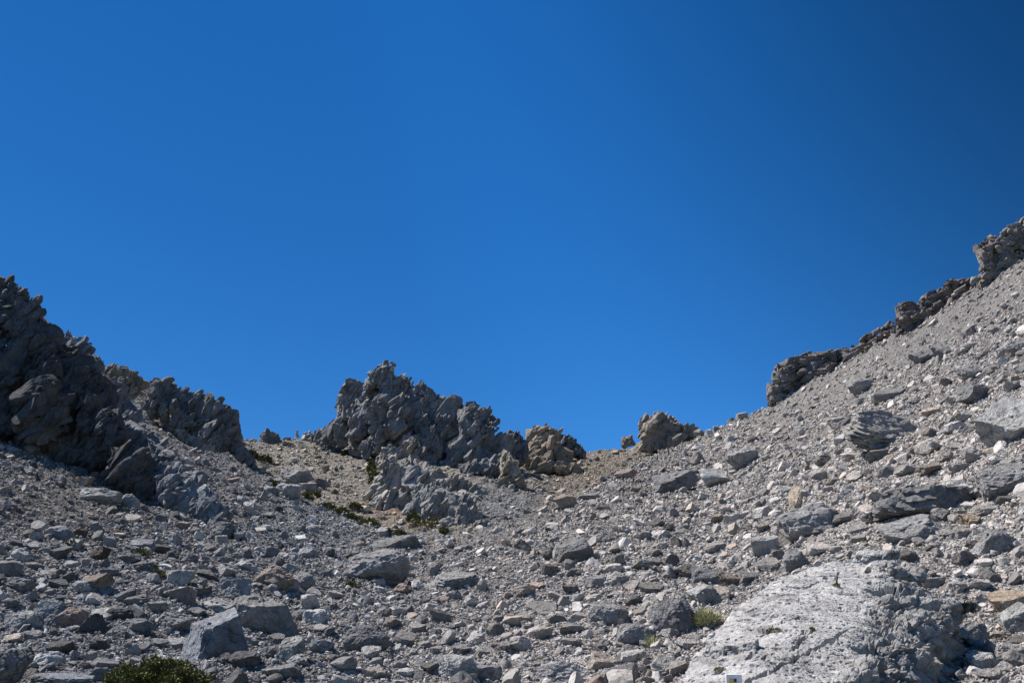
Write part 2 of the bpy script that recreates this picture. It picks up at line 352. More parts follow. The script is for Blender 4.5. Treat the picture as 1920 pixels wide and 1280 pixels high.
def crag(name, D, lumps, label, colour, cat='rock outcrop', vox=1.25, amp=1.0, seed=0, extra=0, kinds=('block', 'wedge', 'block'), patches=(), depth=.9, dip=DIP, strat=.5, tintvar=.3, dens=1.0, qmax=.5):
    """lumps: (px, py, width px, height px, rotation deg, distance offset m [, depth factor])"""
    r = np.random.default_rng(seed + 100); Vs, Fs, n = [], [], 0; u = D / FPX
    L = [tuple(l) for l in lumps]
    for k, l in enumerate(L):
        px, py, w, h, rot, off = l[:6]; df = l[6] if len(l) > 6 else depth
        V, Fc = rock(seed * 1000 + k * 7 + 3, 4 if w * h > 400 else 3, kinds[k % len(kinds)], .8)
        V = fit(V, 0, r.uniform(0, 90), r.uniform(-12, 12)) * np.array([w, df * (min(w, h) * .6 + .4 * max(w, h)), h]) * .48 * u * ((D + off) / D)
        a = R(rot); V = np.stack([V[:, 0] * math.cos(a) - V[:, 2] * math.sin(a), V[:, 1], V[:, 0] * math.sin(a) + V[:, 2] * math.cos(a)], 1)
        Vs.append(V + pt(px, py, D + off)); Fs.append(Fc)
    if dens > 0 and amp > .45:
        v_, f_ = shards(r, L, D, u, dip, dens, qmax, seed=seed); n0 = 0
        Vs += v_; cnt = 0
        for v, f in zip(v_, f_): Fs.append(f - cnt); cnt += len(v)
    n = 0; G = []
    for v, f in zip(Vs, Fs): G.append(f + n); n += len(v)
    V = np.concatenate(Vs); Fc = np.concatenate(G)
    for sc_, am_ in ((26, 1.8), (9, .9), (4, .5)):
        V = V + np.stack([pnoise(V / (sc_ * u) + k) for k in (3, 17, 29)], 1) * am_ * u * amp
    px, py, _ = proj(V); c = np.ones((len(V), 3)) * np.array(colour)
    for (x, y, rx, ry, col, kk) in patches:
        w = (kk * np.exp(-((px - x) / rx) ** 2 - ((py - y) / ry) ** 2) * np.clip(.8 + pnoise(V / (9 * u)), 0, 1))[:, None]; c = c * (1 - w) + w * np.array(col)
    c *= (1 + tintvar * pnoise(V / (25 * u)) + .6 * tintvar * pnoise(V / (6 * u)))[:, None]
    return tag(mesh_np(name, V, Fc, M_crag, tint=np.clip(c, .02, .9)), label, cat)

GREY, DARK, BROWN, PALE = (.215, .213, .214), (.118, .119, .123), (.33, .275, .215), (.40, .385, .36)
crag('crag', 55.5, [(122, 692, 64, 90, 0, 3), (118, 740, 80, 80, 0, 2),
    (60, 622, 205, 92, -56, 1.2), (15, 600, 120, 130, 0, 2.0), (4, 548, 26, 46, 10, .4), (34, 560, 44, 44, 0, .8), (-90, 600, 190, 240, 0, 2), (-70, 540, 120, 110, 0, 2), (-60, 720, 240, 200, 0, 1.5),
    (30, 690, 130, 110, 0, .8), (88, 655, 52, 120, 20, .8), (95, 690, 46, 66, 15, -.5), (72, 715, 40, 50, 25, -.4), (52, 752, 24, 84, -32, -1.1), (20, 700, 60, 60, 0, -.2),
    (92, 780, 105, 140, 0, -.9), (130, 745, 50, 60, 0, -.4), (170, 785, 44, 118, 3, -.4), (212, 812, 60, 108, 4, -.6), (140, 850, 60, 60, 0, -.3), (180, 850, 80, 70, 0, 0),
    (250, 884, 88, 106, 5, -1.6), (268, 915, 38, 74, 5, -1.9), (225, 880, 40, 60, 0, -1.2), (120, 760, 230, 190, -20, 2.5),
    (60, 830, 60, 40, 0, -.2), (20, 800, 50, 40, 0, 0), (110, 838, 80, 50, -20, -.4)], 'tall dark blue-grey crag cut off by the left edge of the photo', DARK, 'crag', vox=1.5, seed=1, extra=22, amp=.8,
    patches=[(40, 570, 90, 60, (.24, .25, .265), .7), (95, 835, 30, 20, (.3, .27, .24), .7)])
crag('rock_rib', 58, [(l[0], l[1], l[2] * 1.22, l[3] * 1.22, l[4], l[5]) for l in [
    (190, 765, 190, 60, -50, 8), (270, 868, 190, 66, -47, 3), (360, 950, 130, 66, -43, -5), (126, 650, 46, 50, -40, 10), (148, 664, 50, 50, -35, 9.5), (172, 695, 44, 56, -30, 9), (192, 735, 50, 70, -40, 8), (214, 772, 50, 74, -40, 7.5), (240, 808, 48, 66, -35, 6), (276, 852, 64, 62, -40, 4),
    (318, 890, 70, 62, -40, 1), (360, 930, 70, 60, -40, -4), (392, 966, 62, 50, -35, -8), (340, 955, 60, 44, -45, -6), (300, 925, 50, 44, -40, -2), (416, 988, 40, 28, -30, -9.5), (385, 940, 50, 40, -40, -4), (255, 830, 60, 60, -45, 5), (300, 872, 70, 60, -45, 2.5), (340, 912, 70, 60, -45, -1), (372, 950, 60, 50, -45, -5.5)]],
    'long blue-grey rib of broken rock running down from the dark crag to the scree', (.235, .247, .27), 'rock rib', vox=1.5, seed=2, extra=20, amp=.85,
    patches=[(130, 640, 30, 25, (.36, .36, .36), .9), (370, 900, 60, 60, (.33, .345, .36), .7)])
crag('rock_outcrop', 92, [(215, 700, 46, 34, -30, 0), (240, 710, 60, 40, -25, 0), (262, 722, 36, 34, -30, 0), (235, 730, 70, 40, -20, -1)], 'brown knobbly rock on the skyline between the dark crag and the stepped crag', (.27, .23, .19), seed=3, extra=8)
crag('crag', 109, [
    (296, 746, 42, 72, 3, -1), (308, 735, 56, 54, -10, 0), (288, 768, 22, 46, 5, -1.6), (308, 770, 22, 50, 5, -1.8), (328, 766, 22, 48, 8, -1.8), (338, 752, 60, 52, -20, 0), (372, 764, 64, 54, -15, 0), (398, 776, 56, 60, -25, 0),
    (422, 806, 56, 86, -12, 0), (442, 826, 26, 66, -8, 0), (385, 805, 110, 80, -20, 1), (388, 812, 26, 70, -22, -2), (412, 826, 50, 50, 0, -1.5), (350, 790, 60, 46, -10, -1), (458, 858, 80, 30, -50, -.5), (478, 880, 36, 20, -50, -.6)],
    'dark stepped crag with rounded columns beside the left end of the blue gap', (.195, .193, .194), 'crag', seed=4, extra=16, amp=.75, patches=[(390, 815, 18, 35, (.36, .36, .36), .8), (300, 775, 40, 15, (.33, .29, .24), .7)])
crag('rock_outcrop', 108, [(318, 800, 50, 20, -35, 0), (345, 818, 46, 22, -35, -.5), (368, 832, 40, 24, -30, -.8), (395, 842, 44, 26, -20, -1), (300, 770, 46, 20, -30, 1)], 'pale tan broken ledge at the foot of the stepped crag', (.42, .37, .31), seed=5, extra=8)
crag('rock_pinnacle', 148, [(500, 817, 24, 30, 10, 0), (492, 822, 16, 18, 0, 0), (514, 821, 24, 22, -10, 0), (504, 828, 44, 16, 0, 0)], 'small dark double-topped pinnacle on the skyline left of the central peak', GREY, 'pinnacle', seed=6, extra=4, vox=1.0)
crag('rock_outcrop', 146, [(463, 832, 32, 16, 10, 0), (475, 828, 18, 12, 0, 0)], 'low rusty brown rocks on the skyline beside the stepped crag', (.36, .27, .20), seed=7, vox=1.0)
crag('rock_spire', 150, [(557, 812, 5, 16, 0, 0), (558, 818, 8, 8, 0, 0)], 'tiny thin stone spire on the skyline, left of the central peak', PALE, 'spire', seed=8, vox=.6, amp=.2)
crag('rock_spire', 150, [(573, 813, 10, 8, 20, 0), (580, 810, 6, 10, -10, 0), (578, 816, 18, 8, 0, 0)], 'tiny stub of rock on the skyline beside the thin spire', PALE, 'spire', seed=9, vox=.7, amp=.3)
crag('rock_peak', 127, [(l[0], l[1], l[2], l[3], l[4], l[5] + max(0, 720 - l[0]) * .1) for l in [
    (686, 778, 50, 60, 20, 2), (731, 730, 30, 40, 20, .5), (714, 748, 44, 44, 20, 1), (700, 790, 90, 110, 20, 3),
    (712, 706, 90, 34, 43, -.5), (722, 716, 40, 40, 40, 0), (702, 730, 40, 36, 30, 0), (729, 697, 24, 24, 0, .5), (654, 756, 48, 96, -6, 0), (664, 728, 40, 34, -20, 0), (642, 760, 24, 66, 0, .5), (645, 800, 46, 60, -12, -.5), (628, 814, 56, 46, -30, -.5), (604, 816, 60, 26, 20, 1), (615, 826, 50, 24, 10, -2), (640, 826, 34, 30, 0, -1),
    (688, 786, 122, 46, 62, -1), (670, 822, 40, 48, 0, -2), (740, 735, 60, 56, 20, .5), (742, 716, 20, 24, 10, 0), (758, 722, 36, 34, -15, 1), (752, 770, 50, 64, 8, -1.5), (746, 802, 36, 48, 0, -2.6), (712, 815, 36, 44, 20, -2), (724, 760, 70, 60, 30, 0),
    (778, 734, 40, 40, -20, 1), (800, 748, 46, 44, -20, 1), (824, 760, 44, 40, -15, 1), (848, 768, 40, 34, -10, 1), (866, 778, 36, 40, 0, 1), (770, 800, 190, 120, -20, 3), (850, 825, 150, 120, -10, 3),
    (792, 798, 34, 70, 15, -1), (806, 830, 42, 70, 10, -2.2), (820, 842, 24, 44, 0, -3), (775, 845, 50, 60, 20, -3), (830, 800, 46, 50, 20, -.5), (700, 838, 60, 40, 10, -2.4), (765, 835, 36, 40, 0, -3),
    (888, 806, 64, 100, 14, -1), (886, 768, 26, 34, 5, -.5), (905, 790, 30, 60, -10, 0), (922, 786, 20, 24, 0, 1), (915, 825, 56, 90, -14, 0), (938, 845, 46, 70, -20, .5), (880, 862, 90, 50, 0, -1.5), (860, 846, 50, 50, 10, -2), (912, 868, 60, 50, -10, -1), (790, 862, 90, 50, -10, -2), (740, 850, 70, 50, 0, 0), (680, 845, 60, 30, 0, 0), (840, 880, 60, 40, 0, -3), (925, 880, 60, 44, -10, -6), (895, 886, 80, 36, 0, -7), (945, 872, 50, 50, -20, -3)]],
    'jagged dark central peak with a leaning summit block standing against the sky', (.225, .222, .222), seed=10, extra=36, vox=1.1, amp=.72,
    patches=[(715, 705, 30, 25, (.34, .34, .34), .8), (655, 760, 25, 60, (.32, .315, .31), .7), (745, 805, 20, 25, (.34, .325, .3), .7), (880, 800, 28, 40, (.30, .305, .31), .7), (760, 838, 25, 20, (.38, .29, .21), .8)])
crag('rock_outcrop', 133, [(962, 836, 46, 62, -10, 0), (978, 850, 30, 60, -10, 0), (950, 825, 30, 40, 0, 1)], 'dark rounded shoulder right of the central peak, behind the tan fin', (.19, .195, .21), seed=11, extra=8)
crag('rock_fin', 112, [(960, 886, 96, 34, -60, 0), (948, 880, 28, 70, 0, .5), (950, 908, 40, 34, -30, 0), (975, 912, 40, 20, -60, 0)], 'narrow tan fin of rock leaning at the foot of the central peak', (.37, .325, .255), 'rock fin', seed=12, extra=6, vox=1.0, strat=.2)
crag('rock_buttress', 97, [(745, 945, 110, 50, -5, -3), (715, 925, 60, 50, 0, 0), (727, 880, 38, 74, -4, 0), (722, 905, 50, 40, 0, 0), (750, 915, 96, 70, -15, 1), (735, 940, 80, 46, -8, 0), (780, 900, 60, 50, -20, 2), (765, 880, 46, 40, 0, 3)], 'pale grey rounded buttress below the central peak, above the green patch', (.40, .385, .355), 'buttress', seed=13, extra=14, amp=.8)
crag('rock_outcrop', 108, [(742, 862, 60, 46, 0, 6), (776, 884, 74, 50, -12, 5), (812, 902, 84, 46, -20, 0), (795, 893, 76, 50, -15, 2.5), (850, 916, 84, 40, -22, -2), (795, 916, 60, 46, -20, -2), (792, 925, 60, 40, -20, -4.5), (730, 864, 56, 46, 0, 6.5), (872, 922, 96, 38, -20, -3)],
    'broken pale rock apron between the central peak and the ribbed slab', (.31, .295, .275), seed=26, amp=.7)
crag('rock_slab', 87, [(830, 948, 120, 60, -24, 1), (796, 930, 60, 50, -20, 5), (870, 972, 70, 46, -22, -3), (850, 985, 60, 30, -15, -7), (905, 985, 40, 20, -10, -8), (815, 960, 60, 50, -30, -2), (785, 905, 70, 60, -20, 7), (865, 950, 80, 50, -25, 0), (780, 960, 50, 40, -20, -1)], 'grey ribbed slab sloping down from the central peak to the scree', (.33, .325, .315), 'rock slab', seed=14, extra=18, amp=.9)
crag('rock_outcrop', 141, [(1003, 822, 40, 44, 0, 0), (1020, 815, 40, 40, 0, -.5), (1036, 820, 36, 40, -15, 0), (1020, 850, 70, 70, 0, -2), (1045, 860, 60, 50, -20, -2), (1010, 875, 80, 40, 0, -4), (1055, 880, 80, 30, -10, -4)], 'crumbling tan-brown outcrop with a spiky top right of the central peak', BROWN, seed=15, extra=28, vox=1.0)
crag('rock_outcrop', 157, [(1058, 832, 46, 34, -20, 0), (1078, 842, 40, 30, -30, 0), (1090, 850, 24, 18, -30, 0), (1062, 848, 50, 26, -15, 0)], 'dark low rocks on the skyline at the right end of the tan-brown outcrop', (.175, .178, .19), seed=16, extra=8, vox=1.0)
crag('rock_outcrop', 150, [(1178, 829, 30, 24, 0, 0), (1170, 830, 12, 26, 0, 0), (1226, 812, 64, 68, 0, 0), (1212, 792, 36, 34, 0, 0), (1250, 800, 60, 46, -8, 0), (1282, 812, 60, 34, -14, .5), (1240, 832, 110, 36, 0, 0), (1262, 830, 30, 40, 0, -2)],
    'blocky brown-grey tor standing alone on the saddle against the sky', (.31, .27, .225), 'tor', seed=17, extra=16, vox=1.0, patches=[(1275, 800, 30, 25, (.22, .215, .215), .7)])
crag('rock_spire', 124, [(1371, 789, 16, 14, 0, 0), (1381, 784, 5, 18, 0, 0), (1378, 793, 16, 10, 0, 0)], 'tiny brown rock with a needle on the skyline right of the lone tor', BROWN, 'spire', seed=18, vox=.7, amp=.3)
RB = (.27, .245, .225)
crag('crag', 113, [(1592, 690, 100, 50, 32, 1), (1540, 712, 100, 50, 30, .5), (1500, 745, 110, 50, 32, 1), (1580, 700, 120, 50, 32, 1), (1462, 755, 50, 40, 20, 0), (1452, 738, 32, 56, -8, 0), (1468, 715, 50, 80, -5, .5), (1482, 692, 40, 46, 0, 1), (1510, 680, 66, 40, 8, 1), (1545, 676, 64, 42, 12, 1), (1578, 668, 44, 34, 15, 1), (1525, 704, 90, 50, 25, 1), (1495, 730, 60, 46, 30, 1), (1600, 660, 50, 26, 25, 1.5), (1628, 645, 50, 24, 30, 1.5)],
    'dark undercut crag with jutting prow at the lower end of the right skyline', (.205, .19, .182), 'crag', seed=19, dip=BED, kinds=('layered', 'slab'), dens=.8, extra=22, vox=1.0, strat=1.4, patches=[(1460, 735, 22, 40, (.3, .27, .25), .7)])
crag('rock_outcrop', 106, [(1650, 650, 110, 36, 30, .5), (1622, 634, 30, 16, 30, 0), (1643, 624, 36, 16, 25, 0), (1662, 612, 34, 18, 20, 0), (1648, 636, 60, 18, 30, -.5), (1676, 620, 50, 20, 30, 0)], 'low reddish-brown ledge along the right skyline between two crags', (.27, .225, .20), seed=20, dip=BED, kinds=('layered', 'slab'), dens=.8, extra=8, vox=1.0)
crag('crag', 100, [(1720, 612, 110, 44, 30, .5), (1765, 590, 90, 40, 30, .5), (1690, 584, 24, 36, 0, 0), (1704, 578, 44, 26, 5, 0), (1700, 598, 52, 26, 15, -.6), (1727, 578, 40, 30, 20, 0), (1745, 564, 46, 34, 20, 0), (1765, 556, 46, 34, 22, 0), (1725, 592, 60, 30, 25, 0), (1760, 575, 70, 30, 28, 0)],
    'small overhanging dark crag on the right skyline below the big upper one', (.225, .20, .187), 'crag', seed=21, dip=BED, kinds=('layered', 'slab'), dens=.8, extra=16, vox=1.0, strat=.9)
crag('rock_outcrop', 95.5, [(1800, 566, 70, 40, 32, .5), (1826, 550, 40, 40, 30, .5), (1784, 540, 36, 34, 15, 0), (1805, 532, 40, 24, 15, 0), (1822, 526, 24, 16, 10, 0), (1795, 556, 60, 26, 30, 0)], 'dark brown hump on the right skyline behind a pale slab', (.235, .205, .19), seed=22, dip=BED, kinds=('layered', 'slab'), dens=.8, extra=8, vox=1.0)
crag('rock_slab', 93, [(1799, 543, 34, 9, 34, 0), (1792, 550, 20, 8, 30, 0)], 'pale fallen slab resting on the gravel at the right skyline', (.40, .39, .37), 'rock slab', seed=23, vox=.8, amp=.25)
crag('rock_slab', 89.5, [(1824, 527, 22, 12, 60, 0), (1832, 524, 16, 16, 20, 0)], 'pale wedge of rock under the foot of the top right crag', (.40, .39, .37), 'rock slab', seed=24, vox=.8, amp=.25)
crag('crag', 89.5, [(1862, 498, 60, 50, 20, .8), (1855, 525, 60, 44, 20, .5), (1890, 505, 90, 60, 32, .8), (1940, 475, 110, 80, 32, 1), (2010, 440, 140, 110, 32, 1.5), (1843, 476, 32, 56, 6, 0), (1838, 468, 18, 22, 0, 0), (1850, 505, 28, 34, 0, 0), (1868, 468, 56, 60, 15, .5), (1898, 452, 66, 62, 22, .8), (1925, 436, 70, 66, 28, 1), (1970, 410, 110, 80, 30, 1.5), (2040, 350, 130, 110, 30, 2), (1880, 490, 60, 36, 30, 0)],
    'pitted brown-grey crag at the top right corner, cut off by the edge', (.30, .272, .25), 'crag', seed=25, dip=BED, kinds=('layered', 'slab'), dens=.8, extra=34, vox=1.0, patches=[(1850, 465, 30, 12, (.22, .165, .145), .8), (1880, 450, 40, 8, (.2, .16, .15), .6)])

# ------------------------------------------------------------------ the big pale boulder at lower right
def hull_rock(name, pts, u, colour, label, mat, cat='boulder', vox=1.6):
    bm = bmesh.new()
    for p in pts: bm.verts.new(p)
    bmesh.ops.convex_hull(bm, input=bm.verts); bmesh.ops.triangulate(bm, faces=bm.faces)
    bm.verts.ensure_lookup_table(); bm.verts.index_update()
    keep = [v for v in bm.verts if v.link_faces]; ix = {v.index: k for k, v in enumerate(keep)}
    V = np.array([v.co[:] for v in keep]); Fc = np.array([[ix[v.index] for v in f.verts] for f in bm.faces]); bm.free()
    return remesh(V, Fc, vox * u)
def bpnt(px, py, off): return pt(px, py, gd(px, py) - off)[()]
PB = [(1255, 1300, 11.2), (1300, 1245, 12.2), (1338, 1182, 13.4), (1405, 1124, 14.8), (1465, 1078, 16.2), (1560, 1050, 17.2), (1622, 1056, 17.0), (1668, 1096, 15.6), (1650, 1180, 13.3), (1598, 1262, 11.9),
      (1797, 1128, 15.2), (1740, 1146, 14.3), (1792, 1192, 15.9), (1738, 1246, 15.0), (1690, 1284, 13.9), (1620, 1340, 12.6), (1450, 1240, 11.4), (1560, 1150, 13.6), (1480, 1400, 9.6), (1640, 1360, 10.8), (1300, 1400, 10.2)]
pts = [pt(*p)[()] for p in PB] + [pt(p[0], p[1], p[2] + 1.0)[()] - np.array([0, 0, 1.4]) for p in PB]
u = 13.5 / FPX
print('PB', np.array(pts).min(0), np.array(pts).max(0), flush=True)
V, N, Fc = hull_rock('boulder', pts, u, None, None, None)
lobes = [(1655, 1078, 130, 70, 16.6), (1642, 1050, 90, 44, 17.6), (1365, 1250, 110, 110, 12.3), (1775, 1132, 110, 36, 15.9)]
Vs, Fs, n = [V], [Fc], len(V)
for k, (x, y, w, h, o) in enumerate(lobes):
    v, f = rock(880 + k, 4, 'block'); dd = o
    v = fit(v, -10, k * 40, 0) * np.array([w, (w + h) * .6, h]) * .5 * dd / FPX + pt(x, y, dd); Vs.append(v); Fs.append(f + n); n += len(v)
V, N, Fc = remesh(np.concatenate(Vs), np.concatenate(Fs), 1.7 * u)
px, py, _ = proj(V)
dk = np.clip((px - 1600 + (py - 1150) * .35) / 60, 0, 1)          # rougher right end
a = .03 * pnoise(V / .9) + .014 * pnoise(V / .33 + 3) + .008 * pnoise(V / .13) + .008 * pnoise(V / .055) + .007 * pnoise(V / .03) + .022 * facets(V / .8) * (1 - dk) + .006 * facets(V / .13)
F1, F2, ID = worley(V * np.array([1, 1, 1.3]) / .20 + pnoise(V / .1)[:, None] * .25); a -= np.clip(.27 - F1, 0, 1) * .55 * (ID > .5)
F1, F2, ID = worley(V / .085 + pnoise(V / .05)[:, None] * .2); a -= np.clip(.33 - F1, 0, 1) * .28 * (ID > .35)
zb = V[:, 2] * 3.4 + V[:, 0] * .9 + .5 * pnoise(V / .7); a += dk * (.13 * facets(V / .75 + 9) + .05 * facets(V / .28 + 4) + .02 * facets(V / .11 + 2) + .09 * (np.abs((zb % 1) - .5) * 2 - .5))
for (x0, y0, x1, y1, d_) in ((1578, 1060, 1552, 1130, 16.2), (1430, 1180, 1492, 1183, 13.2), (1535, 1168, 1470, 1232, 12.6), (1392, 1281, 1450, 1252, 11.6), (1655, 1080, 1700, 1150, 15.3)):
    pa, pb = pt(x0, y0, d_)[()], pt(x1, y1, d_ - .4)[()]; eye = np.array([0, 0, EYE]); nn_ = np.cross(pa - eye, pb - eye); nn_ /= np.linalg.norm(nn_)
    tt = ((V - pa) @ (pb - pa)) / ((pb - pa) @ (pb - pa)); dd = np.abs((V - pa) @ nn_ + .035 * pnoise(V / .16) + .012 * pnoise(V / .05))
    a -= .13 * np.clip(1 - dd / .022, 0, 1) * np.clip(1.25 - np.abs(tt - .5) * 2, 0, 1)
V = V + N * a[:, None]
c = np.array([.47, .452, .432]) * np.ones_like(V) * (1 + .22 * pnoise(V / .5) + .22 * pnoise(V / .12 + 2))[:, None]
dn = np.clip(pnoise(V / .30 + 40) * 3 - 1.0, 0, 1)[:, None]; c = c * (1 - .45 * dn)
c = c * (1 - .30 * dk[:, None])  # right end darker: weathered rock, plus its shade put into the colour
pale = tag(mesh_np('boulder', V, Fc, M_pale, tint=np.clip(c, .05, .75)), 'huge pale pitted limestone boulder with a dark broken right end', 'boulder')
bvh = BVHTree.FromPolygons(V.tolist(), Fc.tolist())
def on_pale(px, py):
    o = Vector((0, 0, EYE)); dv = Vector(pt(px, py, 10.)[()]) - o
    h = bvh.ray_cast(o, dv.normalized()); return h[0], h[1]

